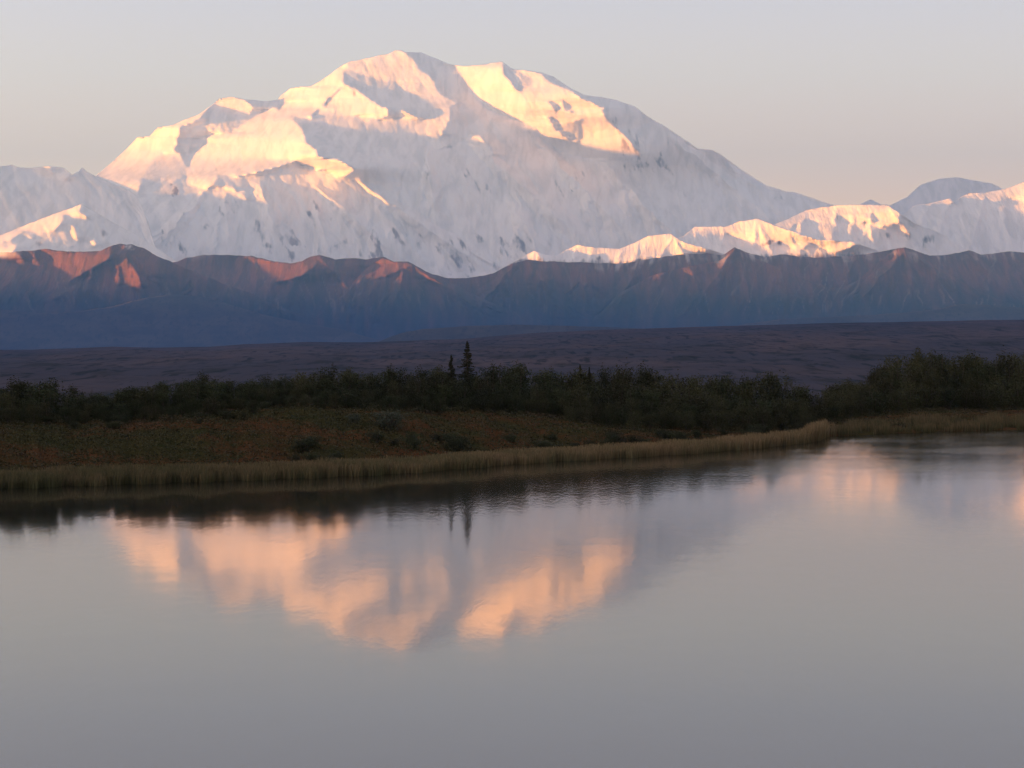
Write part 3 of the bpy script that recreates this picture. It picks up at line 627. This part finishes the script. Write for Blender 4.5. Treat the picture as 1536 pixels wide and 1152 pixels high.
# a few shrubs that stand apart
def find_d(u, row):
    d = np.linspace(float(shore_d(np.array(u)))+1, float(shore_d(np.array(u)))+40, 800)
    r_ = HOR-(ground_z(np.full(d.shape, u*1.), d)-EYE)/d*F
    return float(d[np.argmin(np.abs(r_-row))])
for u, row, wpx, hpx, tone, lab in [(581, 646, 62, 34, 'grey', 'round grey green bush alone on the reddish bank left of the tall spruce'),
                                    (533, 634, 30, 16, 'grey', 'small pale bush beside the round grey green bush on the bank'),
                                    (1212, 655, 40, 26, 'olive', 'low olive bush on the shore just behind the pointed tip of the sedge belt')]:
    o = willow(90+int(u), tone, 'bush'); d = find_d(u, row)
    put(o, u, d, hpx/F*d*1.0, wpx/F*d*.95); tag(o, lab, 'bush')

# low dark shrubs along the foot and the brow of the bank
low = [willow(70+i, 'dark', 'dwarf_shrub') for i in range(3)]
for i in range(64):
    foot = i < 42
    u = random.uniform(430, 1190) if foot else random.uniform(-20, 540)
    s_ = float(shore_d(np.array(u))); d = s_+(random.uniform(3.6, 8.5) if foot else float(ip(u, CR_D))-random.uniform(.5, 5))
    h = random.uniform(.35, .75) if foot else random.uniform(.25, .5)
    p = random.choice(low); o = p if p.name not in used else copy_tree(p); used.add(p.name)
    put(o, u, d, h, h*random.uniform(1.3, 2.2))
    if foot: tag(o, 'low dark shrub at the foot of the bank right behind the sedge belt', 'dwarf shrub', 'low shrubs behind the sedge belt')
    else: tag(o, 'small low shrub on the brow of the bare bank below the left thicket', 'dwarf shrub', 'low shrubs on the brow of the bank')

def spruce(u, b, row_top, wid, lab, seed, grp=None):
    r = np.random.default_rng(seed)
    d = float(shore_d(np.array(u)))+float(ip(u, CR_D))+b
    gz = float(ground_z(np.array(u*1.), np.array(d))); h = EYE-(row_top-HOR)/F*d-gz
    o = empty('spruce_tree', ((u-768)/F*d, d, gz-.05)); tag(o, lab, 'spruce', grp)
    V, Fc = tube([(0, 0, 0), (.02, 0, h*.4), (-.01, .01, h*.75), (0, 0, h)], [.022*h, .016*h, .008*h, .002], 7)
    mesh_obj('trunk', V, Fc, M_BARK, o)
    P = []; z = .08*h
    while z < h*.985:
        q = z/h; R = wid/2*((1-q)**.8)*(.75+.5*r.random())*(1 if q > .15 else .8)
        for k in range(r.integers(5, 8)):
            an = r.uniform(0, 6.28); L = R*r.uniform(.65, 1.15); nn = int(14+60*L)
            tt = r.uniform(.1, 1, nn)
            w_ = r.normal(size=nn)*.10*L*(1.1-tt)
            P.append(np.stack([np.cos(an)*tt*L-np.sin(an)*w_, np.sin(an)*tt*L+np.cos(an)*w_, z-.32*L*tt**1.3+.16*L*tt**3-np.abs(r.normal(size=nn))*.04], 1))
        z += h*.028*r.uniform(.7, 1.4)
    P.append(np.stack([r.normal(size=40)*.02, r.normal(size=40)*.02, h*(1-.10*r.random(40))], 1))
    P = np.concatenate(P); V, Fc = cards(P, r.uniform(.06, .12, len(P)), .35, r, .7)
    g = np.array([.016, .022, .013])*r.uniform(.6, 1.4, (len(P), 1))
    mesh_obj('crown', V, Fc, M_LEAF, o, False, {'tint': np.repeat(g, 4, 0)})
spruce(701, 7, 509.5, 1.9, 'tallest dark spruce standing alone above the middle of the thicket', 5)
spruce(677, 6, 531, 1.25, 'slim shorter spruce just left of the tallest spruce', 6)
spruce(870, 9, 545, .8, 'tiny spruce tip showing over the thicket right of the tallest spruce', 8)
spruce(884, 9.5, 549, .7, 'smallest spruce tip next to the other tiny one over the thicket', 9)

# sedge: the tan and green belt at the water's edge
def sedge(name, lab, u0, u1, n, s0, s1, hfun, seed, patchy=False):
    r = np.random.default_rng(seed)
    u = r.uniform(u0, u1, n); s = s0+(s1-s0)*r.random(n); d = shore_d(u)+s
    if patchy:
        keep = fbm(u/22., s/4., 3, 301) > r.uniform(-.5, .25, n); u, s, d = u[keep], s[keep], d[keep]; n = len(u)
    X = (u-768)/F*d; Z = np.maximum(ground_z(u, d), -.12)-.02
    h = hfun(u, s)*(.72+.34*r.random(n))*(1+.2*fbm(X/1.3, d/1.3, 2, 303)); wv = r.uniform(.012, .024, n)
    an = r.uniform(0, math.pi, n); lx = r.normal(size=n)*.11*h; ly = r.normal(size=n)*.11*h
    bx = np.cos(an)*wv; by = np.sin(an)*wv*.5
    def ring(t, ww, lean): return [np.stack([X+lx*lean-bx*ww, d+ly*lean-by*ww, Z+h*t], 1), np.stack([X+lx*lean+bx*ww, d+ly*lean+by*ww, Z+h*t], 1)]
    V = np.stack(ring(0, 1, 0)+ring(.55, .9, .35)+ring(1, .25, 1), 1)
    base = np.arange(n)[:, None]*6
    Fc = np.concatenate([base+np.array([[0, 1, 3, 2]]), base+np.array([[2, 3, 5, 4]])], 0)
    k = np.clip(.5+.6*fbm(X/2.2, d/1.2, 3, 305)+.25*r.normal(size=n), 0, 1)[:, None]
    k = np.clip(k+.35*sstep(600, 1150, u)[:, None]-.4*sstep(650, 100, u)[:, None]-.45*sstep(1250, 1262, u)[:, None], 0, 1)
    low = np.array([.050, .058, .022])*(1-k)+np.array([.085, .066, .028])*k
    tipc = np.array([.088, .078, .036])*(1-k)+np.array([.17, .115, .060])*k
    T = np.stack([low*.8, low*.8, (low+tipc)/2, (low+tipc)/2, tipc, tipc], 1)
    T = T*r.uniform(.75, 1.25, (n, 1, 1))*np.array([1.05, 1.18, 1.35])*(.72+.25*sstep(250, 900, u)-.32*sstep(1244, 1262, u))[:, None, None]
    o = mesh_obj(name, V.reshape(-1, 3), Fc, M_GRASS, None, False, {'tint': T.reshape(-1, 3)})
    tag(o, lab, 'sedge', kind='stuff')
sedge('sedge_grass', 'tan and green belt of sedge standing along the pond edge', -320, 1244, 56000, -.7, 2.3,
      lambda u, s: .52+.12*sstep(900, 1200, u)+.40*sstep(1195, 1228, u)*sstep(1244, 1236, u), 401)
sedge('reed_grass', 'patchy green and tan grass on the far shore of the inlet', 1246, 1900, 26000, -.3, 9,
      lambda u, s: .50+.3*fbm(u/18., s/3., 2, 307), 402, True)

# low tundra plants on the bank
def tundra():
    r = np.random.default_rng(55); n = 180000
    u = r.uniform(-340, 1950, n); q = r.random(n)**.9
    cd = ip(u, CR_D); s = 2.6+(cd+6-2.6)*q; d = shore_d(u)+s
    X = (u-768)/F*d
    hum = np.clip(fbm(X/1.5, d/1.5, 3, 501)+.15, 0, 1); big = np.clip(fbm(X/5, d/4, 2, 503), 0, 1)
    Z = ground_z(u, d)+r.random(n)*(.05+.38*hum+.25*big)
    k = fbm(X/3.2, d/2.4, 4, 505); k2 = fbm(X/1.1+50, d/1.0, 3, 507)
    col = np.array([.040, .042, .018])[None]*np.ones((n, 1))
    a = sstep(-.05, .3, k)[:, None]; col = col*(1-a)+np.array([.052, .043, .022])*a
    a = (sstep(.12, .4, k2)*sstep(0, .3, k))[:, None]; col = col*(1-a)+np.array([.066, .043, .022])*a
    a = sstep(.1, .4, -k2)[:, None]*.8; col = col*(1-a)+np.array([.030, .036, .018])*a
    near_sedge = sstep(9, 3, s)[:, None]*.6; col = col*(1-near_sedge)+np.array([.032, .036, .016])*near_sedge
    P = np.stack([X, d, Z], 1); V, Fc = cards(P, r.uniform(.05, .13, n), .5, r, .6)
    col = col*r.uniform(.7, 1.3, (n, 1))*np.array([.70, .74, .80])
    o = mesh_obj('tundra_plants', V, Fc, M_LEAF, None, False, {'tint': np.repeat(col, 4, 0)})
    tag(o, 'rust brown and green low tundra plants covering the bank', 'ground cover', kind='stuff')
tundra()

# ------------------------------------------------------------------ haze: one closed box of even air
def haze():
    m = bpy.data.materials.new("haze_air"); m.use_nodes = True
    t = m.node_tree; t.nodes.clear()
    o_ = nd(t, 'ShaderNodeOutputMaterial'); p = nd(t, 'ShaderNodeVolumePrincipled')
    p.inputs['Color'].default_value = (*HAZE_COL, 1); p.inputs['Density'].default_value = HAZE_D
    p.inputs['Anisotropy'].default_value = 0.0
    t.links.new(p.outputs[0], o_.inputs['Volume'])
    x0, x1, y0, y1, z0, z1 = -19000, 16000, -9500, 70500, -60, 6200
    v = [(x, y, z) for z in (z0, z1) for y in (y0, y1) for x in (x0, x1)]
    f = [(0, 2, 3, 1), (4, 5, 7, 6), (0, 1, 5, 4), (2, 6, 7, 3), (0, 4, 6, 2), (1, 3, 7, 5)]
    o = mesh_obj('haze', v, f, m, smooth=False)
    tag(o, 'thin blue haze filling the valley air', 'haze', kind='stuff')
HAZE_D = 1.85e-5; HAZE_COL = (.115, .37, 1.0)
haze()
